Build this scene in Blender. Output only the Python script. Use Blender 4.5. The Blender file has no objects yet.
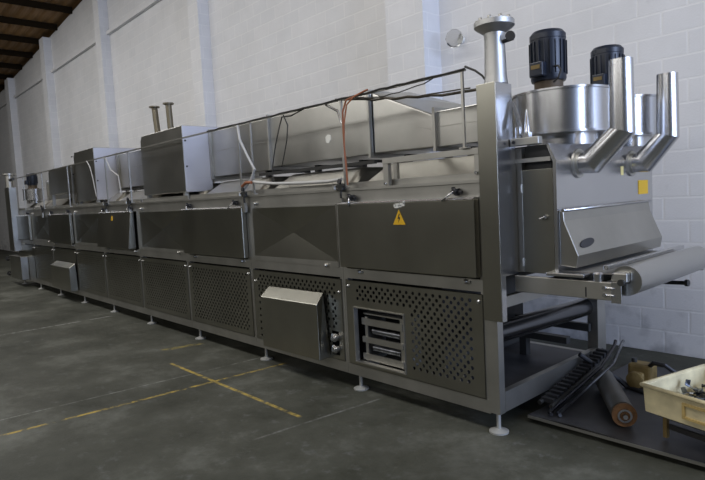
import bpy, bmesh, math, random
from mathutils import Vector, Matrix
random.seed(7)
sc = bpy.context.scene
COL = sc.collection
PI = math.pi

# ---------------------------------------------------------------- materials
def mat(name, col, rough=.5, metal=0., bump=0., bscale=30., var=0., vscale=3., spec=.5, stretch=None, rvar=0.):
    m = bpy.data.materials.new(name); m.use_nodes = True
    nt = m.node_tree; b = nt.nodes['Principled BSDF']
    b.inputs['Base Color'].default_value = (*col, 1)
    b.inputs['Roughness'].default_value = rough
    b.inputs['Metallic'].default_value = metal
    b.inputs['Specular IOR Level'].default_value = spec
    tc = nt.nodes.new('ShaderNodeTexCoord'); geo = nt.nodes.new('ShaderNodeNewGeometry')
    mp = nt.nodes.new('ShaderNodeMapping'); nt.links.new(geo.outputs['Position'], mp.inputs[0])
    if stretch: mp.inputs['Scale'].default_value = stretch
    if var or rvar:
        n = nt.nodes.new('ShaderNodeTexNoise'); n.inputs['Scale'].default_value = vscale; n.inputs['Detail'].default_value = 5
        nt.links.new(mp.outputs[0], n.inputs['Vector'])
        if var:
            r = nt.nodes.new('ShaderNodeValToRGB')
            r.color_ramp.elements[0].position = .3; r.color_ramp.elements[1].position = .7
            r.color_ramp.elements[0].color = (*[c*(1-var) for c in col], 1)
            r.color_ramp.elements[1].color = (*[min(1, c*(1+var)) for c in col], 1)
            nt.links.new(n.outputs['Fac'], r.inputs[0]); nt.links.new(r.outputs[0], b.inputs['Base Color'])
        if rvar:
            q = nt.nodes.new('ShaderNodeMapRange'); q.inputs[3].default_value = max(.03, rough-rvar); q.inputs[4].default_value = rough+rvar
            nt.links.new(n.outputs['Fac'], q.inputs[0]); nt.links.new(q.outputs[0], b.inputs['Roughness'])
    if bump:
        n2 = nt.nodes.new('ShaderNodeTexNoise'); n2.inputs['Scale'].default_value = bscale; n2.inputs['Detail'].default_value = 4
        nt.links.new(mp.outputs[0], n2.inputs['Vector'])
        bp = nt.nodes.new('ShaderNodeBump'); bp.inputs['Strength'].default_value = bump; bp.inputs['Distance'].default_value = .01
        nt.links.new(n2.outputs['Fac'], bp.inputs['Height']); nt.links.new(bp.outputs[0], b.inputs['Normal'])
    return m

STEEL = mat('stainless_steel', (.41, .40, .365), .32, 1, .03, 3, .10, 2.5, rvar=.03)
STEEL_FR = mat('stainless_frame', (.45, .44, .405), .42, 1, .02, 6, .10, 4, rvar=.03)
STEEL_DOOR = mat('stainless_door', (.325, .315, .268), .30, 1, .0, 3, .10, 2.0, rvar=.02)
STEEL_BR = mat('polished_steel', (.57, .57, .575), .27, 1, 0, 5, .05, 3)
STEEL_DUCT = mat('duct_sheet_steel', (.47, .46, .425), .30, 1, .10, 2.5, .12, 3, rvar=.05)
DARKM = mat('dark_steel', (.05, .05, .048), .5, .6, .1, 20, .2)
BLACK = mat('black_rubber', (.012, .012, .014), .5)
MOTOR = mat('motor_enamel', (.006, .010, .020), .38, 0, .02, 10)
CABLE = mat('cable_sheath', (.03, .028, .025), .6)
ORANGE = mat('orange_conduit', (.27, .09, .035), .6)
GREYH = mat('grey_hose', (.45, .45, .44), .5)
WHITEM = mat('sticker_white', (.7, .7, .66), .6)
YEL = mat('sign_yellow', (.62, .36, .01), .5)
TRAY = mat('tray_plastic', (.60, .53, .33), .45, 0, .1, 12, .22, 9)
OCHRE = mat('ochre_enamel', (.16, .11, .035), .6, .1, .2, 20, .35, 12)
RUST = mat('rusty_iron', (.15, .075, .03), .8, .2, .3, 40, .45, 25)
SHEET = mat('floor_sheet_steel', (.11, .11, .115), .5, .9, .1, 6, .35, 4, rvar=.15)
PARTM = mat('oily_steel', (.20, .21, .23), .28, 1, .1, 30, .4, 20)
BELT = mat('belt_grey', (.30, .29, .27), .45, .7, .05, 30, .12, 6)
STEEL_LIT = mat('steel_lit_side', (.56, .56, .60), .5, .75)  # box steel with the bluish side light painted into its colour
ZINC = mat('zinc_foot', (.34, .34, .32), .5, .35)
ROLLS = mat('roller_steel', (.47, .47, .455), .28, 1)
GLASS = bpy.data.materials.new('bulb_glass'); GLASS.use_nodes = True
_b = GLASS.node_tree.nodes['Principled BSDF']; _b.inputs['Transmission Weight'].default_value = 1; _b.inputs['Roughness'].default_value = .03; _b.inputs['IOR'].default_value = 1.2

def wall_mat():
    m = bpy.data.materials.new('painted_block_wall'); m.use_nodes = True
    nt = m.node_tree; b = nt.nodes['Principled BSDF']; L = nt.links.new
    geo = nt.nodes.new('ShaderNodeNewGeometry'); s = nt.nodes.new('ShaderNodeSeparateXYZ'); L(geo.outputs['Position'], s.inputs[0])
    a = nt.nodes.new('ShaderNodeMath'); L(s.outputs[0], a.inputs[0]); L(s.outputs[1], a.inputs[1])
    c = nt.nodes.new('ShaderNodeCombineXYZ'); L(a.outputs[0], c.inputs[0]); L(s.outputs[2], c.inputs[1])
    br = nt.nodes.new('ShaderNodeTexBrick'); L(c.outputs[0], br.inputs['Vector'])
    br.inputs['Scale'].default_value = 1; br.inputs['Brick Width'].default_value = .405; br.inputs['Row Height'].default_value = .2
    br.inputs['Mortar Size'].default_value = .011; br.inputs['Mortar Smooth'].default_value = .5; br.inputs['Bias'].default_value = 0
    br.inputs['Color1'].default_value = (.66, .665, .68, 1); br.inputs['Color2'].default_value = (.69, .69, .70, 1)
    br.inputs['Mortar'].default_value = (.725, .725, .73, 1)
    n = nt.nodes.new('ShaderNodeTexNoise'); n.inputs['Scale'].default_value = 1.4; n.inputs['Detail'].default_value = 8; n.inputs['Roughness'].default_value = .65
    L(geo.outputs['Position'], n.inputs['Vector'])
    r = nt.nodes.new('ShaderNodeValToRGB'); r.color_ramp.elements[0].position = .3; r.color_ramp.elements[1].position = .65
    r.color_ramp.elements[0].color = (.90, .90, .895, 1); r.color_ramp.elements[1].color = (1, 1, 1, 1); L(n.outputs['Fac'], r.inputs[0])
    mx = nt.nodes.new('ShaderNodeMix'); mx.data_type = 'RGBA'; mx.blend_type = 'MULTIPLY'; mx.inputs[0].default_value = 1
    L(br.outputs['Color'], mx.inputs[6]); L(r.outputs[0], mx.inputs[7])
    # grime splashes close to the floor
    n3 = nt.nodes.new('ShaderNodeTexNoise'); n3.inputs['Scale'].default_value = 5; n3.inputs['Detail'].default_value = 6; L(geo.outputs['Position'], n3.inputs['Vector'])
    mr = nt.nodes.new('ShaderNodeMapRange'); mr.inputs[1].default_value = 0; mr.inputs[2].default_value = .9; mr.inputs[3].default_value = .62; mr.inputs[4].default_value = .30
    L(s.outputs[2], mr.inputs[0])
    gt = nt.nodes.new('ShaderNodeMath'); gt.operation = 'SUBTRACT'; L(mr.outputs[0], gt.inputs[0]); L(n3.outputs['Fac'], gt.inputs[1])
    g2 = nt.nodes.new('ShaderNodeMath'); g2.operation = 'MULTIPLY'; g2.inputs[1].default_value = 4; g2.use_clamp = True; L(gt.outputs[0], g2.inputs[0])
    m3 = nt.nodes.new('ShaderNodeMix'); m3.data_type = 'RGBA'; L(g2.outputs[0], m3.inputs[0]); L(mx.outputs[2], m3.inputs[6]); m3.inputs[7].default_value = (.38, .385, .40, 1)
    L(m3.outputs[2], b.inputs['Base Color']); b.inputs['Roughness'].default_value = .7
    n2 = nt.nodes.new('ShaderNodeTexNoise'); n2.inputs['Scale'].default_value = 60; L(geo.outputs['Position'], n2.inputs['Vector'])
    ad = nt.nodes.new('ShaderNodeMath'); ad.operation = 'MULTIPLY_ADD'; L(br.outputs['Fac'], ad.inputs[0]); ad.inputs[1].default_value = -1.2; L(n2.outputs['Fac'], ad.inputs[2])
    bp = nt.nodes.new('ShaderNodeBump'); bp.inputs['Strength'].default_value = .25; bp.inputs['Distance'].default_value = .006
    L(ad.outputs[0], bp.inputs['Height']); L(bp.outputs[0], b.inputs['Normal'])
    return m
WALL = wall_mat()

def floor_mat():
    m = bpy.data.materials.new('worn_concrete_floor'); m.use_nodes = True
    nt = m.node_tree; b = nt.nodes['Principled BSDF']; L = nt.links.new
    geo = nt.nodes.new('ShaderNodeNewGeometry'); s = nt.nodes.new('ShaderNodeSeparateXYZ'); L(geo.outputs['Position'], s.inputs[0])
    def noise(sc_, det=6, rg=.6, st=None):
        n = nt.nodes.new('ShaderNodeTexNoise'); n.inputs['Scale'].default_value = sc_; n.inputs['Detail'].default_value = det; n.inputs['Roughness'].default_value = rg
        if st:
            mp = nt.nodes.new('ShaderNodeMapping'); mp.inputs['Scale'].default_value = st; L(geo.outputs['Position'], mp.inputs[0]); L(mp.outputs[0], n.inputs['Vector'])
        else: L(geo.outputs['Position'], n.inputs['Vector'])
        return n.outputs['Fac']
    def M(op, a, c, clamp=False, third=None):
        n = nt.nodes.new('ShaderNodeMath'); n.operation = op; n.use_clamp = clamp
        for i, v in enumerate((a, c, third)):
            if v is None: continue
            if isinstance(v, (int, float)): n.inputs[i].default_value = v
            else: L(v, n.inputs[i])
        return n.outputs[0]
    r = nt.nodes.new('ShaderNodeValToRGB'); L(noise(1.1, 10, .68), r.inputs[0])
    e = r.color_ramp.elements; e[0].position = .32; e[0].color = (.020, .021, .013, 1); e[1].position = .68; e[1].color = (.118, .120, .100, 1)
    k = e.new(.52); k.color = (.052, .053, .040, 1)
    def over(base, fac, col):
        mx = nt.nodes.new('ShaderNodeMix'); mx.data_type = 'RGBA'; L(fac, mx.inputs[0]); L(base, mx.inputs[6]); mx.inputs[7].default_value = (*col, 1); return mx.outputs[2]
    c = over(r.outputs[0], M('MULTIPLY', M('SUBTRACT', noise(7, 8, .75), .56), 4, True), (.115, .118, .112))
    c = over(c, M('MULTIPLY', M('SUBTRACT', noise(.55, 4, .5), .56), 4, True), (.020, .020, .013))
    X, Y = s.outputs[0], s.outputs[1]
    wear = M('MULTIPLY', M('SUBTRACT', noise(7, 8, .8), .43), 7, True)
    def band(v, centre, half, soft=.008):     # 1 inside the strip
        d = M('ABSOLUTE', M('SUBTRACT', v, centre), None) if not isinstance(centre, tuple) else None
        return M('DIVIDE', M('SUBTRACT', half, d), soft, True)
    def line(axis, c0, slope, half, lo, hi, col, amt, c, w=wear):
        v, o = (X, Y) if axis == 'X' else (Y, X)
        vv = M('SUBTRACT', v, M('MULTIPLY', o, slope))
        f = M('MULTIPLY', band(vv, c0, half), band(o, (lo+hi)/2, (hi-lo)/2, .05))
        f = M('MULTIPLY', M('MULTIPLY', f, w), amt)
        return over(c, f, col)
    Yc = (.38, .27, .05)
    c = line('X', -2.36, .075, .022, -5, .1, Yc, .95, c)
    c = line('X', -2.72, .075, .012, -3, .2, (.24, .24, .22), .6, c)
    c = line('Y', -.65, 0, .020, -3.3, -1.15, Yc, .9, c)
    c = line('X', -6.4, 0, .03, -1.6, -.1, (.28, .28, .26), .7, c)
    c = line('X', -3.75, .2, .05, -.5, -.05, (.35, .27, .05), .6, c)
    c = line('X', -.98, .1, .014, -1.1, 0, (.24, .24, .23), .4, c)
    L(c, b.inputs['Base Color'])
    q = nt.nodes.new('ShaderNodeMapRange'); q.inputs[3].default_value = .50; q.inputs[4].default_value = .85; L(noise(2.2), q.inputs[0]); L(q.outputs[0], b.inputs['Roughness'])
    b.inputs['Specular IOR Level'].default_value = .35
    bp = nt.nodes.new('ShaderNodeBump'); bp.inputs['Strength'].default_value = .25; bp.inputs['Distance'].default_value = .01; L(noise(25, 8, .7), bp.inputs['Height']); L(bp.outputs[0], b.inputs['Normal'])
    return m
FLOOR = floor_mat()
CEIL = mat('brown_roof_sheet', (.26, .145, .055), .6, 0, .1, 8, .25, 1.2)
PURLIN = mat('purlin_steel', (.016, .011, .006), .9, spec=.05)

# ---------------------------------------------------------------- mesh helper
class B:
    def __init__(s): s.bm = bmesh.new()
    def _add(s, vs, fs):
        v = [s.bm.verts.new(p) for p in vs]
        for f in fs:
            try: s.bm.faces.new([v[i] for i in f])
            except ValueError: pass
        return s
    def box(s, x0, x1, y0, y1, z0, z1, M=None):
        x0, x1 = sorted((x0, x1)); y0, y1 = sorted((y0, y1)); z0, z1 = sorted((z0, z1))
        P = [Vector(p) for p in ((x0,y0,z0),(x1,y0,z0),(x1,y1,z0),(x0,y1,z0),(x0,y0,z1),(x1,y0,z1),(x1,y1,z1),(x0,y1,z1))]
        if M: P = [M @ p for p in P]
        return s._add(P, [(0,3,2,1),(4,5,6,7),(0,1,5,4),(1,2,6,5),(2,3,7,6),(3,0,4,7)])
    def hexa(s, P): return s._add([Vector(p) for p in P], [(0,3,2,1),(4,5,6,7),(0,1,5,4),(1,2,6,5),(2,3,7,6),(3,0,4,7)])
    def prism(s, poly, axis, a, b):       # polygon in the two other axes, extruded along axis
        def P(u, v, w): return {'x': (w,u,v), 'y': (u,w,v), 'z': (u,v,w)}[axis]
        n = len(poly); vs = [P(u, v, a) for u, v in poly]+[P(u, v, b) for u, v in poly]
        return s._add(vs, [tuple(range(n))[::-1], tuple(range(n, 2*n))]+[(i, (i+1) % n, (i+1) % n+n, i+n) for i in range(n)])
    def tube(s, pts, r, seg=10, cap=True):
        pts = [Vector(p) for p in pts]; rings = []
        up = None
        for i, p in enumerate(pts):
            d = (pts[min(i+1, len(pts)-1)]-pts[max(i-1, 0)]).normalized()
            if i in (0, len(pts)-1) or True:
                if up is None:
                    up = d.orthogonal().normalized()
                else:
                    up = (up-d*up.dot(d)).normalized()
            w = d.cross(up); k = 1.
            if 0 < i < len(pts)-1:
                a = (pts[i]-pts[i-1]).normalized(); c = a.dot(d); k = 1/max(c, .5)
            rr = r[i] if isinstance(r, (list, tuple)) else r
            ring = []
            if k > 1.02:
                # mitred ring: stretch in the bend plane
                bend = ((pts[i+1]-pts[i]).normalized()-(pts[i]-pts[i-1]).normalized()).normalized()
            for j in range(seg):
                t = 2*PI*j/seg; off = up*math.cos(t)*rr+w*math.sin(t)*rr
                if k > 1.02: off += bend*(off.dot(bend))*(k-1)
                ring.append(s.bm.verts.new(p+off))
            rings.append(ring)
        for a, b in zip(rings, rings[1:]):
            for j in range(seg): s.bm.faces.new((a[j], a[(j+1) % seg], b[(j+1) % seg], b[j])).smooth = True
        if cap: s.bm.faces.new(rings[0][::-1]); s.bm.faces.new(rings[-1])
        return s
    def lathe(s, prof, o=(0,0,0), axis=(0,0,1), seg=32):   # prof: (r, h)
        o = Vector(o); q = Vector((0,0,1)).rotation_difference(Vector(axis)); rings = []
        for r, h in prof:
            if r < 1e-5: rings.append([s.bm.verts.new(o+q @ Vector((0,0,h)))]); continue
            rings.append([s.bm.verts.new(o+q @ Vector((r*math.cos(2*PI*j/seg), r*math.sin(2*PI*j/seg), h))) for j in range(seg)])
        for a, b in zip(rings, rings[1:]):
            for j in range(seg):
                k = (j+1) % seg
                f = [a[0], b[k], b[j]] if len(a) == 1 and len(b) > 1 else [a[j], a[k], b[0]] if len(b) == 1 and len(a) > 1 else [a[j], a[k], b[k], b[j]] if len(a) > 1 else None
                if f:
                    s.bm.faces.new(f).smooth = True
        return s
    def cyl(s, a, b, r, seg=20): return s.tube([a, b], r, seg)

def make(name, b, m, origin, parent=None, bevel=0., sharp=.6):
    sharp = getattr(b, 'sharp', sharp)
    me = bpy.data.meshes.new(name)
    bmesh.ops.translate(b.bm, verts=b.bm.verts, vec=-Vector(origin))
    bmesh.ops.recalc_face_normals(b.bm, faces=b.bm.faces)
    for e in b.bm.edges:
        if len(e.link_faces) == 2 and e.calc_face_angle(0) > sharp: e.smooth = False
    b.bm.to_mesh(me); b.bm.free()
    me.materials.append(m)
    o = bpy.data.objects.new(name, me); COL.objects.link(o)
    if parent: o.parent = parent
    else: o.location = origin
    if bevel:
        md = o.modifiers.new('bevel', 'BEVEL'); md.width = bevel; md.segments = 2; md.limit_method = 'ANGLE'; md.angle_limit = .6
    return o
class Thing:
    def __init__(s, name, label, cat, origin, group=None):
        s.o = bpy.data.objects.new(name, None); COL.objects.link(s.o); s.o.empty_display_size = .1
        s.org = Vector(origin); s.o.location = origin; s.o['label'] = label; s.o['category'] = cat
        if group: s.o['group'] = group
    def part(s, name, b, m, parent=None, bevel=0., label=None):
        o = make(name, b, m, s.org, parent or s.o, bevel)
        if label: o['label'] = label
        return o
def single(name, b, m, origin, label, cat, group=None, bevel=0., kind=None):
    o = make(name, b, m, origin, None, bevel); o['label'] = label; o['category'] = cat
    if group: o['group'] = group
    if kind: o['kind'] = kind
    return o
def struct(name, b, m, origin=(0,0,0)):
    o = make(name, b, m, origin); o['kind'] = 'structure'; return o

# ---------------------------------------------------------------- setting
WY = 2.45
def roofz(x): return 6.55+(x+22.5)*.0675
struct('floor', B().box(-34, 10, -14, WY+.3, -.1, 0), FLOOR)
struct('wall_back', B().prism([(-34, 0), (10, 0), (10, roofz(10)), (-34, roofz(-34))], 'y', WY, WY+.3), WALL)
for i, (xr, pw) in enumerate(((-2.23,.58), (-7.55,.38), (-12.45,.36), (-17.25,.42), (-22.1,.5), (3.1,.5))):
    struct('trim_%d' % (i+1), B().box(xr-pw, xr, WY-(.30 if i == 0 else .22), WY, 0, roofz(xr-.3)-.02), WALL)
# projecting bond beam between the pillars on the left
struct('trim_7', B().box(-30, -7.93, WY-.08, WY, 5.80, 5.88), WALL)
cb = B(); n = 0; y = -14.
ys = []
while y < WY+.3: ys.append((y, n % 4)); y += .07; n += 1
zoff = {0: 0, 1: 0, 2: .025, 3: .025}
vs = []
for y, k in ys:
    for x in (-34, 10): vs.append((x, y, roofz(x)+.12+zoff[k]))
cb._add(vs, [(2*i, 2*i+1, 2*i+3, 2*i+2) for i in range(len(ys)-1)])
struct('ceiling', cb, CEIL)
for i in range(26):
    x = -31+i*1.45
    z = roofz(x)
    struct('trim_%d' % (i+8), B().box(x-.035, x+.035, -14, WY-.001, z-.05, z+.115), PURLIN)

# ---------------------------------------------------------------- oven modules
W = 1.36
def perforated(b, x0, x1, z0, z1, y, holes, s=.064, h=.032, r=.0135, d=.005):
    """sheet x0..x1, z0..z1 at depth y with round holes in the rectangles 'holes' (others must be filled by the caller)"""
    def quad(a, c, e, f):
        if c-a > 1e-4 and f-e > 1e-4: b._add([(a,y,e),(c,y,e),(c,y,f),(a,y,f)], [(0,1,2,3)])
    for hx0, hx1, hz0, hz1 in holes:
        nr = max(1, round((hz1-hz0)/h)); hh = (hz1-hz0)/nr; nc = int((hx1-hx0)/s); ss = (hx1-hx0)/(nc+.5)
        for j in range(nr):
            za = hz0+j*hh; off = ss/2 if j % 2 else 0
            if off: quad(hx0, hx0+off, za, za+hh)
            else: quad(hx1-ss/2, hx1, za, za+hh)
            for i in range(nc):
                xa = hx0+off+i*ss; cx, cz = xa+ss/2, za+hh/2
                O = [(xa,za),(cx,za),(xa+ss,za),(xa+ss,cz),(xa+ss,za+hh),(cx,za+hh),(xa,za+hh),(xa,cz)]
                A = [math.atan2(p[1]-cz, p[0]-cx) for p in O]
                I = [(cx+r*math.cos(a), cz+r*math.sin(a)) for a in (-2.356,-1.571,-.785,0,.785,1.571,2.356,3.1416)]
                v = [(p[0], y, p[1]) for p in O]+[(p[0], y, p[1]) for p in I]+[(p[0], y+d, p[1]) for p in I]
                b._add(v, [(k, (k+1) % 8, (k+1) % 8+8, k+8) for k in range(8)]+[(k+8, (k+1) % 8+8, (k+1) % 8+16, k+16) for k in range(8)])
    return quad

def star_knob(t, x, z, y, down=(0, -1), lever=True, parent=None):
    """small dark clamp with a pale lever"""
    k = B().lathe([(0,-.012),(.008,-.012),(.008,.012),(.018,.014),(.020,.030),(.014,.036),(0,.036)], (x, y-.02, z), (0,-1,0), 10)
    for a in range(4):
        c = a*PI/2+.4
        k.box(x+.02*math.cos(c)-.008, x+.02*math.cos(c)+.008, y-.052, y-.034, z+.02*math.sin(c)-.008, z+.02*math.sin(c)+.008)
    k.box(x-.010, x+.010, y-.025, y+.005, z-.03, z+.016).cyl((x+.015,y-.03,z-.005), (x+.05,y-.03,z-.01), .011, 8)
    o = t.part('clamp', k, BLACK, parent)
    if lever:
        dx, dz = down
        t.part('lever', B().tube([(x, y-.05, z), (x+dx, y-.065, z+dz)], .006, 8), STEEL_BR, o)
    return o

def small_catch(t, x, z, parent):
    t.part('catch', B().lathe([(0,0),(.016,0),(.016,.02),(.009,.03),(0,.03)], (x, -.0, z), (0,-1,0), 12).box(x-.03, x+.03, -.012, -.001, z-.008, z+.008), STEEL_FR, parent)
def foot(t, x, y):
    t.part('foot', B().lathe([(0,0),(.062,0),(.062,.010),(.03,.022),(.014,.026),(.014,.125),(0,.125)], (x, y, 0), (0,0,1), 20), ZINC)

DOOR_LABELS = [
 'oven section beside the tall near column, its grille cut by a square opening',
 'oven section with a flat cover box over its perforated grille and a creased panel above',
 'oven section with an uncovered grille, next left of the one with the flat cover box',
 'oven section under the tall box with two stub pipes, creased panel above its grille',
 'oven section whose upper door hangs slightly open and bears a small yellow mark',
 'oven section with creased panel, just left of the one whose door hangs open',
 'far oven section with a cover box whose top edge shines white',
 'plain oven section between the shining cover box and the far end section',
 'last stainless oven section at the far left end of the line']
for i in range(9):
    xr = -W*i; xl = xr-W
    t = Thing('oven_module', DOOR_LABELS[i], 'oven section', ((xl+xr)/2, .75, 0), 'sections of the tunnel oven')
    raised = (i % 2 == 0)
    # frame -------------------------------------------------
    f = B()
    e = .001
    f.box(xl+e, xr-e, 0, .055, 1.50, 1.615)                 # top beam
    f.box(xl+e, xr-e, -.012, 0, 1.595, 1.615)               # ledge
    f.box(xl+e, xr-e, 0, .055, .905, .985)                  # middle rail
    f.box(xl+e, xr-e, 0, .055, .122, .215)                  # bottom rail
    f.box(xl+e, xl+.045, 0.001, .054, .122, 1.6); f.box(xr-.045, xr-e, 0.001, .054, .122, 1.6)
    for y0 in (1.44,):
        f.box(xl+e, xr-e, y0, y0+.05, 1.5, 1.6); f.box(xl+e, xr-e, y0, y0+.05, .13, .19)
        f.box(xl+e, xl+.045, y0, y0+.05, .19, 1.5); f.box(xr-.045, xr-e, y0, y0+.05, .19, 1.5)
    for x0, x1 in ((xl+e, xl+.045), (xr-.045, xr-e)):
        f.box(x0, x1, .055, 1.44, .131, .18); f.box(x0, x1, .055, 1.44, 1.54, 1.599)
    t.part('frame', f, STEEL_FR)
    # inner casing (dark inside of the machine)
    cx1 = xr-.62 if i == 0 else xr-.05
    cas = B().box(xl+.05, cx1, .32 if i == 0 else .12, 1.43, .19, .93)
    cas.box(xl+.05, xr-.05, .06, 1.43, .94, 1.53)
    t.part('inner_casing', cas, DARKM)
    # lid
    z0, z1 = 1.60, 1.80
    a = .06; e1 = .10 if i else .02; a1 = a if i else .012
    lid = B().hexa([(xl+a,.14,z0),(xr-a1,.14,z0),(xr-a1,1.36,z0),(xl+a,1.36,z0),(xl+.16,.42,z1),(xr-a1-e1,.42,z1),(xr-a1-e1,1.1,z1),(xl+.16,1.1,z1)])
    t.part('lid', lid, STEEL, bevel=.04 if i else .008)
    t.part('rim_strip', B().box(xl+.03, xr-.03, .07, .09, 1.60, 1.66), STEEL_FR)
    # lower panel -------------------------------------------
    px0, px1, pz0, pz1, py = xl+.028, xr-.028, .212, .892, -.006
    p = B()
    if i == 0:
        wx0, wx1, wz0, wz1 = -1.245, -.72, .245, .675
        hol = [(px0+.10, px1-.07, .735, .86), (wx1+.055, px1-.07, .285, .735)]
        q = perforated(p, px0, px1, pz0, pz1, py, hol, .062, .0325, .0135)
        q(px0, px1, .86, pz1); q(px0, px0+.10, .735, .86); q(px1-.07, px1, .735, .86)
        q(px0, wx0, pz0, .735); q(wx0, wx1, wz1, .735); q(wx0, wx1, pz0, wz0)
        q(wx1, wx1+.055, pz0, .735); q(px1-.07, px1, pz0, .735); q(wx1+.055, px1-.07, pz0, .285)
    elif i == 1:
        sx0, sx1, sz0, sz1 = -1.535, -1.425, .25, .45
        hol = [(px0+.06, px1-.06, .72, .855), (px0+.06, -2.30, .24, .72), (-1.80, sx0, .24, .72), (sx0, px1-.06, .47, .72)]
        q = perforated(p, px0, px1, pz0, pz1, py, hol, .062, .0325, .0135)
        q(px0, px1, .855, pz1); q(px0, px0+.06, pz0, .855); q(px1-.06, px1, pz0, .855); q(px0+.06, px1-.06, pz0, .24)
        q(-2.30, -1.80, .24, .72); q(sx0, px1-.06, .45, .47); q(sx0, px1-.06, .24, .25); q(sx1, px1-.06, .25, .45)
    elif i in (6, 8):
        p.box(px0, px1, py, py+.006, pz0, pz1)
    else:
        fine = i >= 3
        m_ = .05
        q = perforated(p, px0, px1, pz0, pz1, py, [(px0+m_, px1-m_, pz0+.05, pz1-.045)], .062, .0325, .0135 if i == 2 else .013 if i == 3 else .0118)
        q(px0, px1, pz1-.045, pz1); q(px0, px1, pz0, pz0+.05); q(px0, px0+m_, pz0+.05, pz1-.045); q(px1-m_, px1, pz0+.05, pz1-.045)
    # folded edge of the sheet
    p.box(px0, px0+.004, py, .0, pz0, pz1); p.box(px1-.004, px1, py, .0, pz0, pz1); p.box(px0, px1, py, 0, pz1-.004, pz1); p.box(px0, px1, py, 0, pz0, pz0+.004)
    po = t.part('perforated_panel' if i not in (6, 8) else 'lower_panel', p, STEEL_DOOR)
    for sx in (px0+.03, px1-.03):
        t.part('fastener', B().lathe([(0,0),(.013,0),(.013,.008),(.007,.014),(0,.014)], (sx, py, pz1-.05 if i != 1 else .78), (0,-1,0), 12), STEEL_BR, po)
    # upper door --------------------------------------------
    if raised:
        tilt = .055 if i == 4 else 0
        yb = -.055-tilt; yt = -.055 if i != 4 else -.05
        dx0, dx1 = xl+.03, xr-.035
        if i == 4: dx0, dx1 = xl+.02, xr-.12
        if i == 6: dx1 = xr-.06
        db = B().hexa([(dx0,yb,1.0),(dx1,yb,1.0),(dx1,-.004,1.0),(dx0,-.004,1.0),(dx0,yt,1.495),(dx1,yt,1.495),(dx1,-.004,1.495),(dx0,-.004,1.495)])
        door = t.part('door', db, STEEL_DOOR, bevel=.006)
        t.part('top_edge', B().prism([(yt-.002, 1.4955), (-.004, 1.4955), (-.004, 1.508), (yt+.011, 1.508)], 'x', dx0+.004, dx1-.004), STEEL_BR, door)
        star_knob(t, xl+.17, 1.545, .0, (.005, -.07), parent=door); star_knob(t, xr-.19, 1.55, .0, (-.09, -.06), parent=door)
        small_catch(t, xl+.2, .965, door); small_catch(t, xr-.15, .965, door)
        if i in (0, 4):
            sx, sz = (-.67, 1.385) if i == 0 else (-6.22, 1.415)
            yf = yt-.0015 if i == 0 else -.0630
            k = .058 if i == 0 else .036
            t.part('warning_sign', B().prism([(sx-k, sz-k*.85), (sx+k, sz-k*.85), (sx, sz+k*.95)], 'y', yf-.002, yf+.03 if i == 4 else yf), YEL, door, label='yellow warning triangle')
            if i == 0:
                w = B().prism([(sx+.004, sz+.030), (sx-.013, sz-.008), (sx-.001, sz-.008), (sx-.006, sz-.036), (sx+.013, sz+.003), (sx+.001, sz+.003), (sx+.010, sz+.028)], 'y', yf-.003, yf-.002)
                t.part('bolt_symbol', w, BLACK, door)
                for ax, az, aw, ah in ((-.035,.085,.012,.008),(-.012,.090,.018,.010),(.012,.082,.016,.009),(.034,.092,.022,.012),(.050,.104,.008,.012),(-.02,.074,.02,.006)):
                    t.part('sticker_scrap', B().box(sx+ax-aw, sx+ax+aw, yf-.001, yf, sz+az-ah, sz+az+ah), WHITEM, door)
    else:
        dx0, dx1, dz0, dz1 = xl+.08, xr-.05, 1.03, 1.485
        cx, cz = (dx0+dx1)/2, (dz0+dz1)/2
        d = B()._add([(dx0,-.004,dz0),(dx1,-.004,dz0),(dx1,-.004,dz1),(dx0,-.004,dz1),(cx,.020,cz)], [(0,1,4),(1,2,4),(2,3,4),(3,0,4)])
        dp = t.part('creased_panel', d, STEEL_DOOR)
        fr = B().box(xl+.046, dx0, -.004, .05, 1.0, 1.50).box(dx1, xr-.046, -.004, .05, 1.0, 1.50).box(xl+.046, xr-.046, -.0045, .05, .985, dz0).box(xl+.046, xr-.046, -.0045, .05, dz1, 1.50)
        t.part('panel_frame', fr, STEEL_FR, dp)
        small_catch(t, xr-.2, .995, dp); small_catch(t, xl+.15, 1.53, dp)
    foot(t, xl+.10, .04); foot(t, xl+.10, 1.44)
    if i == 0:
        # right-hand legs, side rails of the open bay
        lg = B().box(-.0005, .07, 0, .06, .13, .93); t.part('corner_leg', lg, STEEL_FR)
        t.part('corner_leg', B().box(.0, .075, 1.36, 1.5, .13, .92), STEEL_FR)
        t.part('side_rail', B().box(.03, .072, .061, 1.359, .135, .265), STEEL_FR)
        t.part('side_rail', B().box(.03, .072, .061, 1.359, .80, .87), STEEL_FR)
        t.part('cross_bar', B().box(-1.0, .03, 1.30, 1.34, .40, .46), DARKM)
        t.part('drain_pan', B().box(-.61, .028, .07, 1.35, .19, .215), SHEET)
        foot(t, .03, .04); foot(t, .03, 1.42)
        # window opening and the rack of rollers seen inside
        rim = B()
        for bx in ((wx0-.008, wx0, wz0-.008, wz1+.008), (wx1, wx1+.008, wz0-.008, wz1+.008), (wx0, wx1, wz1, wz1+.008), (wx0, wx1, wz0-.008, wz0)):
            rim.box(bx[0], bx[1], -.014, .03, bx[2], bx[3])
        wr = t.part('window_rim', rim, STEEL_FR)
        rk = B().box(wx0+.055, wx0+.085, .05, .25, wz0, .60).box(wx1-.09, wx1-.06, .05, .25, wz0, .62)
        rk.box(wx0+.03, wx1-.06, .04, .055, .535, .590).box(wx0+.03, wx1-.06, .04, .055, .395, .440).box(wx0+.03, wx1-.06, .04, .055, .255, .305)
        t.part('rack', rk, STEEL_FR)
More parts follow.
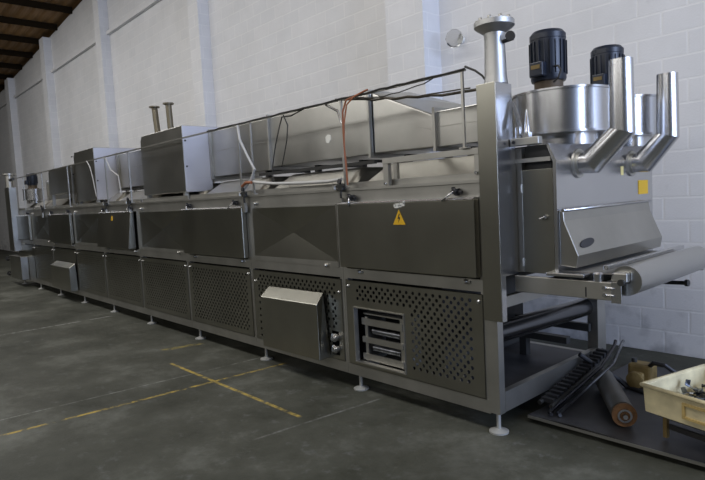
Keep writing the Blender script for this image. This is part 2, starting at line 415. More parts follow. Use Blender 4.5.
        for zz in (.485, .35):
            t.part('rack_roller', B().cyl((wx0+.12, .09, zz), (wx1-.11, .09, zz), .030), PARTM)
        t.part('rack_top', B().box(wx0+.03, wx1-.06, .06, .26, .615, .625), STEEL_FR)
    if i == 1:
        cv = B().hexa([(-2.40,-.13,.205),(-1.565,-.13,.215),(-1.565,-.008,.215),(-2.40,-.008,.205),(-2.40,-.13,.670),(-1.565,-.13,.680),(-1.60,-.028,.765),(-2.40,-.028,.755)])
        t.part('cover_box', cv, STEEL_DOOR, bevel=.006)
        kn = B()
        for kz in (.40, .305):
            kn.lathe([(0,0),(.036,0),(.036,.03),(.02,.045),(0,.045)], (-1.48, -.008, kz), (0,-1,0), 16)
            kn.cyl((-1.48, .1, kz), (-1.48, -.01, kz), .012)
        t.part('valve_knob', kn, STEEL_BR)
    if i == 6:
        t.part('cover_box', B().hexa([(-9.30,-.13,.20),(-8.2,-.13,.20),(-8.2,-.008,.20),(-9.25,-.008,.20),(-9.30,-.13,.59),(-8.2,-.13,.59),(-8.2,-.03,.665),(-9.25,-.03,.665)]), STEEL_DOOR, bevel=.004)
    if i == 8:
        t.part('end_box', B().box(-12.45, -11.45, -.15, -.008, .15, .64), STEEL, bevel=.006)
        for zz in (.54, .20):
            t.part('pipe_stub', B().cyl((-12.45, -.1, zz), (-12.85, -.1, zz), .022).lathe([(0,0),(.05,0),(.05,.02),(0,.02)], (-12.85,-.1,zz), (-1,0,0), 14), DARKM)
        t.part('roller_shaft', B().cyl((-12.3,.3,1.0), (-12.3,1.3,1.0), .06), STEEL)

# ---------------------------------------------------------------- end columns
t = Thing('end_column', 'tall stainless column with a bolted flange pipe on top, at the near end of the oven', 'column', (.085, -.04, .745))
t.part('column_body', B().box(.017, .150, -.066, -.015, .745, 2.178), STEEL_DOOR, bevel=.003)
t.part('edge_strip', B().box(.1505, .1530, -.064, -.017, .745, 2.176), STEEL_BR, label='bright folded edge of the column')
t.part('side_sheet', B().box(.075, .149, -.0145, .11, 1.86, 2.177).box(.110, .149, -.0145, .137, 1.02, 1.859), STEEL_BR)
p = B().lathe([(0,0),(.072,0),(.066,.05),(.060,.25),(.064,.30),(.115,.335),(.120,.340),(.120,.368),(.07,.368),(.055,.35),(0,.35)], (.085, .045, 2.179), (0,0,1), 28)
po = t.part('flange_pipe', p, mat('dull_pipe_steel', (.45,.45,.44), .42, 1, 0, 5, .1, 8))
for k in range(10):
    a = k*PI/5; t.part('bolt', B().cyl((.085+.1*math.cos(a), .045+.1*math.sin(a), 2.541), (.085+.1*math.cos(a), .045+.1*math.sin(a), 2.565), .011, 6), STEEL_FR, po)
t.part('valve', B().cyl((.13,.045,2.42), (.21,.045,2.425), .012).lathe([(0,0),(.028,0),(.028,.022),(0,.022)], (.195,.045,2.44), (.4,-1,0), 12), BLACK)
t = Thing('end_column', 'distant blue-grey column with a small flange pipe, at the far left end of the oven', 'column', (-12.1, -.07, .8))
t.part('column_body', B().box(-12.3, -11.9, -.15, -.003, .75, 2.12), STEEL, bevel=.006)
t.part('flange_pipe', B().lathe([(0,0),(.08,0),(.075,.26),(.13,.27),(.13,.30),(0,.30)], (-12.15,-.07,2.121), (0,0,1), 20), STEEL_FR)
t.part('valve', B().cyl((-12.3,-.08,1.72), (-12.5,-.08,1.72), .03).cyl((-12.3,-.08,1.05), (-12.5,-.08,1.05), .03).cyl((-12.1,-.07,2.28), (-11.8,-.07,2.29), .03), DARKM)

# ---------------------------------------------------------------- discharge head
hx = .42
t = Thing('discharge_housing', 'stainless discharge housing above the conveyor with a sloping hood and yellow tag', 'machine housing', (.25, .85, .93))
body = B()
body.prism([(.105, 1.03), (hx, 1.03), (hx, 1.70), (.375, 1.80), (.105, 1.80)], 'y', .20, 1.55)
t.part('body', body, STEEL_BR)
t.part('front_cheek', B().prism([(hx-.02, 1.03), (hx, 1.03), (hx, 1.70), (.375, 1.80), (.36, 1.80), (hx-.02, 1.69)], 'y', .12, .1995), STEEL_BR)
dp = t.part('side_door', B().box(.19, .395, .128, .150, 1.03, 1.655).box(.19, .395, .150, .198, 1.62, 1.655), STEEL_DOOR, bevel=.003)
t.part('latch', B().lathe([(0,0),(.014,0),(.014,.014),(0,.014)], (.345,.128,1.37), (0,-1,0), 12).cyl((.345,.112,1.37), (.315,.108,1.36), .006), STEEL_BR, dp)
t.part('hinge', B().cyl((.190,.122,1.52), (.190,.122,1.57), .006), STEEL_FR, dp); t.part('hinge', B().cyl((.190,.122,1.07), (.190,.122,1.12), .006), STEEL_FR, dp)
t.part('recess_bar', B().box(.12, .38, .13, .16, 1.70, 1.725), STEEL_FR)
t.part('recess_back', B().box(.106, .36, .18, .1995, 1.66, 1.80), DARKM)
t.part('side_strip', B().box(.1235, .187, .14, .1995, 1.03, 1.79), STEEL)
# hood
hp = [(hx+.001, 1.085), (hx+.100, 1.072), (hx+.112, 1.145), (hx+.03, 1.345), (hx+.025, 1.40), (hx+.001, 1.405)]
ho = t.part('hood', B().prism(hp, 'y', .14, 1.42), STEEL, bevel=.004)
t.part('hood_rod', B().cyl((hx+.03, .13, 1.407), (hx+.03, 1.43, 1.407), .009, 8), STEEL_BR, ho)
M_ = Matrix.Translation((hx+.112, .34, 1.205)) @ Matrix.Rotation(math.atan2(.105, .21), 4, 'Y')
ov = B().lathe([(0,0),(.045,0),(.045,.004),(0,.004)], (0,0,0), (1,0,0), 20)
for v in ov.bm.verts: v.co = Matrix.Translation((hx+.0885, .30, 1.205)) @ Matrix.Rotation(-math.atan2(.082, .22), 4, 'Y') @ Vector((v.co.x, v.co.y*2.1, v.co.z*.55+v.co.y*.22))
t.part('grip_hole', ov, BLACK, ho)
t.part('yellow_tag', B().box(hx, hx+.003, 1.29, 1.46, 1.46, 1.56), YEL, label='yellow rectangular tag')
t.part('faded_tag', B().box(hx, hx+.002, 1.0, 1.04, 1.60, 1.66), mat('faded_yellow', (.6,.5,.2), .6))

# exhaust elbows
def elbow(y, x2, ztop, zb, lab):
    t = Thing('exhaust_pipe', lab, 'pipe', (hx, y, 1.68), 'bent exhaust pipes on the discharge housing')
    r = .064
    pts = [(hx+.026, y, 1.68), (hx+.085, y, 1.68), (x2, y, zb), (x2, y, ztop)]
    tb_ = B().tube(pts, r, 72, cap=False)
    for f_ in tb_.bm.faces: f_.smooth = False
    o = t.part('pipe', tb_, STEEL_BR)
    md = o.modifiers.new('s', 'SOLIDIFY'); md.thickness = .003
    t.part('flange', B().lathe([(0,0),(.088,0),(.088,.012),(.070,.012),(.070,.026),(0,.026)], (hx, y, 1.68), (1,0,0), 28), STEEL_FR)
elbow(.39, .685, 2.245, 1.85, 'nearer of the two bent steel exhaust pipes, directly above the sloping hood')
elbow(1.17, .66, 2.25, 1.85, 'farther of the two bent steel exhaust pipes, nearest the block wall')

# exhaust fans
def fan(x, y, z, lab, r=.30, mx=-.06, h=.27, mr=.110, mh=.315, arm=False):
    t = Thing('exhaust_fan', lab, 'fan', (x, y, z), 'motor driven exhaust fans')
    t.part('inlet_collar', B().lathe([(0,0),(r*.72,0),(r*.72,.07),(0,.07)], (x, y, z), (0,0,1), 40), STEEL_BR)
    d = t.part('fan_housing', B().lathe([(0,0),(r+.012,0),(r+.012,.012),(r,.014),(r,h-.014),(r+.010,h-.012),(r+.010,h),(0,h)], (x, y, z+.071), (0,0,1), 56), STEEL_BR)
    zm = z+.072+h
    t.part('motor_base', B().lathe([(0,0),(.12,0),(.12,.015),(.09,.02),(.09,.08),(0,.08)], (x+mx, y-.04, zm), (0,0,1), 24), mat('brown_bracket', (.10,.075,.05), .6, .5))
    m = B().lathe([(0,0),(mr*.95,0),(mr,.015),(mr,mh*.82),(mr*1.02,mh*.83),(mr*1.02,mh*.93),(mr*.85,mh),(0,mh)], (x+mx, y-.04, zm+.081), (0,0,1), 32)
    for k in range(20):
        a = 2*PI*k/20
        m.box(-.004, .004, mr-.004, mr+.008, .04, mh*.78, Matrix.Translation((x+mx, y-.04, zm+.081)) @ Matrix.Rotation(a, 4, 'Z'))
    mo = t.part('motor', m, MOTOR)
    t.part('terminal_box', B().box(x+mx-.045, x+mx+.045, y-.04-mr-.05, y-.04-mr+.01, zm+.10, zm+.19), MOTOR, mo, bevel=.008)
    t.part('rating_plate', B().box(x+mx+.0, x+mx+.06, y-.04-mr-.0535, y-.04-mr-.0505, zm+.125, zm+.165) if False else B().box(x+mx-.03, x+mx+.03, y-.04-mr-.053, y-.04-mr-.0505, zm+.215-.07, zm+.24-.07), OCHRE, mo)
    t.part('cable_loop', B().tube([(x+mx+mr*.7, y-.04-mr*.6, zm+.16), (x+mx+mr*1.1, y-.04-mr*.9, zm+.15), (x+mx+mr*1.25, y-.04-mr*.9, zm+.12), (x+mx+mr*1.1, y-.04-mr*.9, zm+.08), (x+mx+mr*.7, y-.04-mr*.7, zm+.06)], .006, 8), CABLE, mo)
    return t
fan(.235, .55, 1.80, 'nearer steel drum fan with dark blue motor, behind the near end column')
fan(.27, 1.34, 1.80, 'farther steel drum fan with dark blue motor, half hidden behind the first fan')
fan(-12.0, .38, 1.76, 'small distant drum fan with dark motor at the far left end of the oven', r=.24, h=.24, mx=0, mr=.10, mh=.26)

t = Thing('spiked_clamp', 'short steel arm with a bright spiked clamp joining the column to the near fan', 'bracket', (.2, .1, 1.78))
t.part('arm', B().box(.155, .34, .07, .118, 1.80, 1.845), STEEL_FR, bevel=.004)
t.part('bolt', B().cyl((.18,.07,1.822), (.18,.06,1.822), .01, 8), BLACK)
t.part('clamp_block', B().cyl((.20,.094,1.845), (.20,.094,1.91), .020).box(.235,.275,.075,.115,1.845,1.875), STEEL_BR)
t.part('spike', B().lathe([(0,.14),(.006,.13),(.018,0),(0,0)], (.255,.095,1.8755), (0,0,1), 12), STEEL_BR)
t.part('spike', B().prism([(.10,1.91),(.125,1.91),(.165,2.04),(.20,1.911),(.225,1.911),(.172,2.07),(.158,2.07)], 'y', .088, .10), STEEL_BR)

# ---------------------------------------------------------------- discharge conveyor
t = Thing('discharge_conveyor', 'short stainless belt conveyor with a big end roller sticking out under the hood', 'conveyor', (.45, .75, .9))
for y in (.075, 1.42):
    sr = t.part('side_rail', B().box(.156 if y < 1 else .08, .79, y, y+.03, .915, 1.015), STEEL_FR, bevel=.004)
    if y < 1:
        t.part('slot', B().box(.60, .608, y-.001, y+.001, .925, .98), BLACK, sr)
        for zz in (.945, .985):
            t.part('bolt', B().cyl((.71,y-.012,zz), (.71,y,zz), .012, 8).cyl((.70,y-.006,zz), (.765,y-.006,zz), .006, 8), STEEL_BR, sr)
        t.part('bearing_plate', B().box(.745, .80, y-.006, y-.001, .905, 1.02), STEEL_BR, sr, bevel=.002)
t.part('roller', B().cyl((.80, .135, 1.02), (.80, 1.27, 1.02), .081, 36), ROLLS)
t.part('roller_shaft', B().cyl((.80, .06, 1.02), (.80, 1.43, 1.02), .018, 12), DARKM)
t.part('bearing', B().box(.75, .825, .08, .13, 1.017, 1.07), STEEL_FR, bevel=.008); t.part('bearing', B().box(.79, .885, 1.39, 1.41, .975, 1.05), STEEL_FR, bevel=.008)
t.part('scraper_bar', B().box(.665, .695, .16, 1.36, 1.070, 1.095), STEEL_BR, bevel=.003)
bt = B().box(.11, .71, .16, 1.35, 1.045, 1.051).box(.11, .76, .16, 1.35, .925, .931)
t.part('belt', bt, BELT)
t.part('edge_plate', B().box(.37, .60, .06, .145, 1.03, 1.05), STEEL_BR, bevel=.005)
t.part('spacer', B().lathe([(0,0),(.025,0),(.028,.04),(.018,.05),(0,.05)], (.665,.095,1.0155), (0,0,1), 12), STEEL_BR)
t.part('cross_member', B().box(.60, .64, .106, 1.41, .935, .99), STEEL_FR)
t.part('stay_rod', B().cyl((.05, 1.38, .80), (.72, 1.30, .84), .014, 10).lathe([(0,0),(.024,0),(.024,.02),(0,.02)], (.72,1.30,.84), (1,-.1,.05), 10), DARKM)

# lower rollers in the open bay
t = Thing('lower_roller', 'dark shiny return roller lying across the open bay below the conveyor', 'roller', (-.02, .75, .6))
t.part('roller_tube', B().cyl((-.03, .075, .62), (-.03, 1.36, .58), .070, 32), mat('dark_roller', (.16,.165,.18), .25, 1))
t.part('shaft', B().cyl((-.03, .058, .6205), (-.03, 1.43, .578), .018), DARKM)
single('cross_tube', B().cyl((.0, .08, .455), (-.55, .62, .47), .022, 12).lathe([(0,0),(.03,0),(.03,.03),(0,.03)], (-.2,.28,.455), (0,0,1), 12), STEEL_FR, (-.27, .35, .45), 'thin pale cross tube just below the dark return roller', 'tube')
single('tension_bar', B().box(-.7, .0, 1.0, 1.06, .36, .41).box(-.4,-.34,1.0,1.06,.215,.36), DARKM, (-.35, 1.03, .36), 'dark steel bar low in the open bay behind the return roller', 'bar')

# long dark hooked rods leaning in the bay corner
for k, (pts, lab) in enumerate([
    ([(.23,.34,.075),(.20,.37,.07),(.205,.44,.09),(.25,.66,.17),(.28,.95,.25),(.26,1.22,.34),(.25,1.27,.37)], 'dark hooked rod leaning on the floor sheet, the one nearest the machine leg'),
    ([(.28,.36,.075),(.25,.39,.07),(.26,.52,.10),(.30,.78,.19),(.335,1.02,.27),(.31,1.26,.38)], 'dark hooked rod lying just beside the first rod on the floor sheet')]):
    single('hooked_rod', B().tube(pts, .012, 10), mat('blackened_steel', (.09,.09,.10), .25, 1) if k == 0 else PARTM, pts[0], lab, 'rod', 'hooked rods beside the machine')
t = Thing('chain_guard', 'long black slatted guard lying beside the bottom rail of the machine', 'guard', (.14, .7, .06))
g = B()
for s_ in range(16):
    y = .45+s_*.055; g.box(.095, .185, y, y+.03, .10+s_*.008, .13+s_*.010)
t.part('slats', g, BLACK)
t.part('rail', B().tube([(.10,.42,.10),(.12,.9,.18),(.12,1.34,.26)], .016, 8), DARKM)
t.part('rail', B().tube([(.185,.42,.09),(.19,.9,.17),(.185,1.32,.24)], .016, 8), DARKM)

# ---------------------------------------------------------------- ducts
def duct(x0, x1, z0, z1, z0b, z1b, lab, y0=.46, y1=1.12, fl=True, flr=False, seam=True, y0b=None):
    y0b = y0 if y0b is None else y0b
    t = Thing('air_duct', lab, 'duct', ((x0+x1)/2, (y0+y1)/2, min(z0, z0b)), 'rectangular air duct sections')
    t.part('duct_sheet', B().hexa([(x0+.004,y0,z0),(x1-.004,y0b,z0b),(x1-.004,y1,z0b),(x0+.004,y1,z0),(x0+.004,y0,z1),(x1-.004,y0b,z1b),(x1-.004,y1,z1b),(x0+.004,y1,z1)]), STEEL_DUCT, bevel=.006)
    def flange(xx, a, b_):
        t.part('flange', B().box(xx-.012, xx+.012, y0-.03, y0+.0, a-.03, b_+.03).box(xx-.012, xx+.012, y1, y1+.03, a-.03, b_+.03).box(xx-.012, xx+.012, y0, y1, b_, b_+.03).box(xx-.012, xx+.012, y0, y1, a-.03, a), STEEL_FR)
    if fl: flange(x0+.014, z0, z1)
    if flr: flange(x1-.014, z0b, z1b)
    if seam:
        zc, zd = z0+(z1-z0)*.55, z0b+(z1b-z0b)*.55
        t.part('seam', B().hexa([(x0+.03,y0-.004,zc),(x1-.03,y0b-.004,zd),(x1-.03,y0b+.001,zd),(x0+.03,y0+.001,zc),(x0+.03,y0-.004,zc+.008),(x1-.03,y0b-.004,zd+.008),(x1-.03,y0b+.001,zd+.008),(x0+.03,y0+.001,zc+.008)]), STEEL_FR)
    return t
duct(-2.95, -1.42, 1.90, 2.41, 1.90, 2.41, 'long duct section above the flat cover box, with a pale scuff on its side', flr=True)
duct(-4.19, -2.96, 1.87, 2.41, 1.87, 2.41, 'duct section running out of the tall box with two stub pipes')
duct(-7.20, -5.45, 1.87, 2.40, 1.87, 2.40, 'duct section seen between the two tallest boxes on the oven')
t = Thing('air_duct', 'tapering duct section whose top slopes down to the right', 'duct', (-1.08, .75, 1.90), 'rectangular air duct sections')
t.part('duct_sheet', B().hexa([(-1.404,.46,1.90),(-.757,.46,1.89),(-.757,.86,1.89),(-1.404,.95,1.90),(-1.404,.46,2.41),(-.757,.46,2.14),(-.757,.86,2.245),(-1.404,.95,2.46)]), STEEL_DUCT, bevel=.012)
t.part('seam', B().hexa([(-1.38,.456,2.18),(-.78,.456,2.03),(-.78,.461,2.03),(-1.38,.461,2.18),(-1.38,.456,2.187),(-.78,.456,2.037),(-.78,.461,2.037),(-1.38,.461,2.187)]), STEEL_FR)
duct(-.74, -.10, 1.89, 2.16, 1.89, 2.16, 'low duct section between the tapering duct and the near end column', fl=True)
duct(-11.3, -9.95, 1.80, 2.18, 1.80, 2.18, 'distant low duct section between the small far fan and the boxes')
single('foil_patch', B().prism([(-2.03,2.06),(-1.99,2.05),(-1.96,2.08),(-1.965,2.12),(-2.0,2.13),(-2.035,2.11)], 'y', .4535, .4595), WHITEM, (-2.0,.457,2.09), 'small pale scuffed patch stuck on the side of the long duct', 'patch')

def boxhood(x0, x1, z0, z1, lab, y0=.10, y1=1.15, legs=True, chamf=.05):
    t = Thing('extraction_box', lab, 'steel box', ((x0+x1)/2, .5, 1.6), 'steel boxes standing on top of the oven')
    t.part('casing', B().prism([(x0, z0), (x1, z0), (x1, z1), (x0+chamf, z1), (x0, z1-.06)], 'y', y0, .455).box(x0, x1, .4555, y1, z0+.16, z1), STEEL, bevel=.005)
    if z1 > 2.4: t.part('side_sheet', B().box(x1+.0005, x1+.0035, y0+.004, y1-.004, z0+.163, z1-.004).box(x1+.0005, x1+.0035, y0+.004, .45, z0+.004, z0+.162), STEEL_LIT)  # added thin sheet, paler and bluer to paint the light on this side
    for lx in (x0+.06, x1-.10):
        t.part('leg', B().box(lx, lx+.05, y0+.01, y0+.06, 1.6165, z0).box(lx-.03, lx+.08, y0-.005, y0+.07, 1.6165, 1.626), STEEL_FR)
        t.part('leg', B().box(lx, lx+.05, y1-.11, y1-.06, 1.801, z0+.16), STEEL_FR)
    for q in range(2):
        t.part('bolt', B().cyl((x1+.0036, y0+.03, z0+.3+q*.3), (x1+.010, y0+.03, z0+.3+q*.3), .012, 8), DARKM)
    return t
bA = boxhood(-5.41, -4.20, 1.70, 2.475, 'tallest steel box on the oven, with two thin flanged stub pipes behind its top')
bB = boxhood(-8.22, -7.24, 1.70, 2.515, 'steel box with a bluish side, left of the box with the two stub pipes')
bC = boxhood(-9.80, -8.42, 1.87, 2.33, 'smaller low steel box on the oven, farthest to the left')
for k, (x, dx, h) in enumerate(((-5.94, -.08, .575), (-5.53, -.03, .555))):
    z0 = 2.40
    b = B().tube([(x, .6, z0), (x+dx, .6, z0+h)], .042, 16).lathe([(0,0),(.075,0),(.075,.018),(0,.018)], (x+dx, .6, z0+h), (0,0,1), 18)
    single('stub_pipe', b, mat('dull_bronze_steel', (.17,.15,.11), .5, .9), (x, .6, z0), ('left thin flanged stub pipe rising beside the tallest box', 'right thin flanged stub pipe rising beside the tallest box')[k], 'pipe', 'stub pipes by the tallest box')

# duct support trestles
for k, (x, lab) in enumerate([(-1.62, 'dark trestle under the long duct, near its right end'), (-2.25, 'dark trestle under the middle of the long duct'), (-3.1, 'dark trestle under the duct joint by the twin pale posts'), (-.45, 'dark trestle under the low duct behind the portal stand'), (-1.08, 'dark trestle under the tapering duct')]):
    single('duct_trestle', B().box(x-.025, x+.025, .50, .55, 1.79, 1.868).box(x-.025, x+.025, .50, 1.08, 1.845, 1.868), DARKM, (x, .75, 1.79), lab, 'support', 'trestles under the duct')
single('support_rail', B().box(-3.1, -1.35, .40, .43, 1.815, 1.845), DARKM, (-2.2, .415, 1.815), 'long dark rail running below the front edge of the long duct', 'rail')

# portal stand by the column
t = Thing('portal_stand', 'low pale steel table frame bolted on the oven top beside the near end column', 'stand', (-.48, .25, 1.6165))
t.part('leg', B().box(-.88, -.83, .02, .055, 1.6165, 1.775), STEEL_FR); t.part('leg', B().box(-.075, -.04, .02, .055, 1.6165, 1.775), STEEL_FR)
t.part('front_bar', B().box(-.88, -.04, .015, .056, 1.7755, 1.815), STEEL_FR)
t.part('top_plate', B().box(-.88, -.04, .0565, .16, 1.803, 1.812), STEEL_FR)
t.part('leg', B().box(-.88, -.845, .13, .158, 1.66, 1.802), STEEL_FR); t.part('leg', B().box(-.075, -.04, .13, .158, 1.66, 1.802), STEEL_FR)
t.part('bolt', B().cyl((-.86,.01,1.63), (-.86,.02,1.63), .012, 8).cyl((-.06,.01,1.66), (-.06,.02,1.66), .012, 8), STEEL_BR)

# ---------------------------------------------------------------- cable rail
def zr(x): return 2.30+.006*(-x)
t = Thing('cable_rail', 'long thin rail on posts that carries cables above the whole length of the oven', 'cable rail', (-6, .0, 1.6165))
t.part('rail', B().box(-.11, -12.0, -.004, .018, 2.296, 2.310), STEEL_FR)
for x, zb in ((-.135, 1.816), (-1.29, 1.6165), (-2.60, 1.6165), (-2.82, 1.6165), (-5.62, 1.6165), (-6.5, 1.6165), (-8.3, 1.6165), (-9.9, 1.6165), (-11.3, 1.6165)):
    t.part('post', B().box(x-.008, x+.008, -.001, .015, zb, 2.295).box(x-.03, x+.03, -.01, .03, zb, zb+.008), STEEL_FR)
t.part('brace', B().tube([(-1.29,.006,2.12),(-1.33,.006,2.22),(-1.47,.006,2.29)], .010, 8), STEEL_BR)

def wob(a, b, n, sag, amp=.012, y=0):
    a = Vector(a); b = Vector(b); pts = []
    for i in range(n+1):
        s = i/n; p = a.lerp(b, s); p.z -= sag*4*s*(1-s); p += Vector((0, random.uniform(-amp, amp), random.uniform(-amp, amp))) if 0 < i < n else Vector(); pts.append(p)
    return pts
single('power_cable', B().tube(wob((-.10,-.011,2.304), (-3.4,-.011,2.306), 40, 0, .004), .0065, 6), CABLE, (-1.7,0,2.30), 'dark cable tied along the front of the right part of the cable rail', 'cable')
single('power_cable', B().tube([(-.10,-.008,2.318),(-.03,.0,2.28),(.02,.0,2.24),(.055,.01,2.187)], .007, 8), CABLE, (-.05,0,2.26), 'short black cable dropping from the rail end to the near column', 'cable')
single('cable_bundle', B().tube([(-1.38,.03,2.318)]+wob((-1.2,.08,2.30), (-.45,.20,2.215), 8, .008, .010)+[(-.1,.18,2.20),(.06,.10,2.195)], .010, 8).tube(wob((-1.2,.06,2.305), (-.2,.18,2.22), 12, .022, .012), .005, 6), mat('brown_cable', (.055,.045,.03), .6), (-.7,.15,2.2), 'dark cable bundle sagging over the tapering duct toward the column', 'cable')
single('loose_cable', B().tube(wob((-.35,-.018,2.29), (-1.1,-.018,2.29), 10, .04, .006), .004, 6), CABLE, (-.7,0,2.27), 'thin cable drooping under the right end of the rail', 'cable')
single('loose_cable', B().tube([(-1.75,0,2.30),(-1.95,.01,2.27),(-2.1,.02,2.28),(-2.16,.03,2.2),(-2.25,.04,2.05),(-2.33,.05,1.87),(-2.34,.05,1.70)], .006, 8), CABLE, (-2.2,0,2.0), 'black cable hanging across the front of the long duct', 'cable')
single('loose_cable', B().tube([(-2.05,0,2.29),(-2.02,.02,2.2),(-2.06,.03,2.07),(-2.14,.05,1.95),(-2.2,.06,1.85)], .005, 8), DARKM, (-2.1,0,2.0), 'faint thin wire hanging beside the black cable on the long duct', 'cable')
single('orange_conduit', B().tube([(-.98,.0,2.327),(-1.12,-.010,2.30),(-1.19,-.03,2.28),(-1.235,-.03,2.2),(-1.24,-.03,2.05),(-1.235,-.03,1.9),(-1.225,-.03,1.8),(-1.22,-.03,1.64)], .007, 10).tube([(-1.0,.0,2.327),(-1.10,-.035,2.29),(-1.165,-.05,2.24),(-1.205,-.05,2.1),(-1.215,-.05,1.9),(-1.20,-.05,1.65)], .006, 10), ORANGE, (-1.23,0,1.6), 'orange conduits running down the rail post above the second oven section', 'conduit')
single('grey_hose', B().tube([(-2.60,.0,1.74),(-2.5,-.02,1.725),(-2.2,-.02,1.70),(-1.8,-.02,1.685),(-1.45,-.02,1.68),(-1.3,-.02,1.69)], .014, 10), GREYH, (-2,0,1.7), 'pale grey hose slung low between two rail posts', 'hose')
single('grey_hose', B().tube([(-2.78,-.02,2.29),(-2.74,-.03,2.15),(-2.62,-.03,1.98),(-2.53,-.02,1.85),(-2.60,-.02,1.76),(-2.75,-.02,1.66)], .012, 10), GREYH, (-2.65,0,1.9), 'pale grey hose hanging in a curve between the twin posts', 'hose')
single('orange_hose', B().tube([(-2.75,-.03,1.70),(-2.66,-.04,1.735),(-2.58,-.03,1.73)], .014, 10), ORANGE, (-2.66,0,1.7), 'short orange hose at the foot of the twin posts', 'hose')
single('grey_hose', B().tube([(-6.5,-.02,2.29),(-6.35,-.03,2.27),(-6.2,-.03,2.1),(-5.95,-.02,2.0),(-5.9,-.02,1.75)], .008, 8), GREYH, (-6.2,0,1.9), 'pale hose hanging in front of the duct between the two tallest boxes', 'hose')
single('grey_hose', B().tube([(-7.2,-.02,2.30),(-7.05,-.03,2.2),(-6.95,-.03,2.0),(-6.9,-.02,1.75)], .007, 8), GREYH, (-7.0,0,1.9), 'thin pale hose beside the bluish side of the left tall box', 'hose')
# clusters of valves at the posts
for k, (x, lab) in enumerate([(-1.30, 'dark valve cluster at the foot of the post with the orange conduits'), (-2.72, 'dark valve cluster at the foot of the twin posts'), (-5.62, 'dark valve cluster at the foot of the post left of the tallest box'), (-6.5, 'dark valve cluster at the foot of the post beside the left tall box'), (-9.9, 'small far valve cluster below the low box')]):
    t = Thing('valve_cluster', lab, 'valve', (x, -.03, 1.5), 'valve clusters at the rail posts')
    t.part('valve_body', B().box(x-.03, x+.03, -.045, -.0135, 1.60, 1.65).cyl((x-.05,-.035,1.635), (x+.05,-.035,1.635), .011, 10).cyl((x,-.035,1.53), (x,-.035,1.68), .009, 10), DARKM, bevel=.006)
    t.part('valve_wheel', B().lathe([(0,0),(.02,0),(.02,.014),(0,.014)], (x+.01,-.046,1.67), (0,-1,.2), 12), BLACK)
    t.part('fitting', B().lathe([(0,0),(.022,0),(.022,.03),(.012,.035),(0,.035)], (x-.075,-.035,1.61), (0,0,1), 10).box(x-.022,x+.022,-.05,-.02,1.45,1.54), STEEL_FR)

# ---------------------------------------------------------------- wall lamp
t = Thing('wall_lamp', 'small clear glass globe lamp on the block wall behind the flange pipe', 'lamp', (-1.93, WY, 3.25))
t.part('lamp_globe', B().lathe([(0,-.10),(.04,-.092),(.08,-.06),(.10,0),(.08,.06),(.04,.092),(0,.10)], (-1.93, WY-.13, 3.25), (0,0,1), 24), GLASS)
t.part('lamp_base', B().cyl((-1.93,WY-.04,3.25), (-1.93,WY,3.25), .045), WHITEM)

# ---------------------------------------------------------------- floor clutter
sb = B()
nx = 10
pr_ = [(-.0+.09+ (3.0)*i/nx, .05+.012*math.sin(i*1.3)) for i in range(nx+1)]
vs = []
for x, z in pr_:
    for y, dz in ((.29, .0), (1.1, -.02), (1.9, -.035)):
        vs += [(x, y, z+dz-.003), (x, y, z+dz+.003)]
fs = []
for i in range(nx):
    for j in range(2):
        a = i*6+j*2; c = a+6
        fs += [(a+1, c+1, c+3, a+3), (a, a+2, c+2, c)]
    fs += [(i*6, i*6+6, i*6+7, i*6+1), (i*6+4, i*6+5, i*6+11, i*6+10)]
fs += [(0,1,3,2),(2,3,5,4),(nx*6,nx*6+2,nx*6+3,nx*6+1),(nx*6+2,nx*6+4,nx*6+5,nx*6+3)]
sb._add(vs, fs)
t = Thing('steel_sheet', 'large bent dark steel sheet lying on the floor below the conveyor', 'metal sheet', (1.2, 1.0, .0))
t.part('sheet', sb, SHEET)
t.part('bright_edge', B().box(.09, 3.05, .284, .2895, .034, .052), STEEL_FR)
t.part('bearer', B().box(.5, .56, .4, 1.8, .0, .012).box(1.6, 1.66, .4, 1.8, 0, .012), DARKM)
# loose roller
t = Thing('loose_roller', 'loose dark steel roller with an orange rusty end lying on the floor sheet', 'roller', (.42, .8, .06))
a, b_ = Vector((.62,.50,.135)), Vector((.23,1.10,.125)); ax = (b_-a).normalized()
t.part('roller_tube', B().tube([a, b_], .070, 28), mat('dull_roller', (.19,.185,.17), .45, .8, .1, 10, .2, 5))
t.part('end_cap', B().lathe([(0,0),(.045,0),(.066,.004),(.072,.014),(.072,.03),(0,.03)], a-ax*.012, -ax, 24), RUST)
t.part('bearing_ring', B().lathe([(.030,0),(.042,0),(.042,.014),(.030,.014),(.030,0)], a-ax*.042, -ax, 20), STEEL_BR)
t.part('shaft', B().tube([a-ax*.03, a-ax*.075], .014, 12), STEEL_BR)
t.part('end_plate', B().box(-.05, .05, -.062, -.02, -.008, .0, Matrix.Translation(a-ax*.005) @ Matrix.Rotation(.5, 4, 'Z') @ Matrix.Rotation(PI/2, 4, 'X')), RUST)

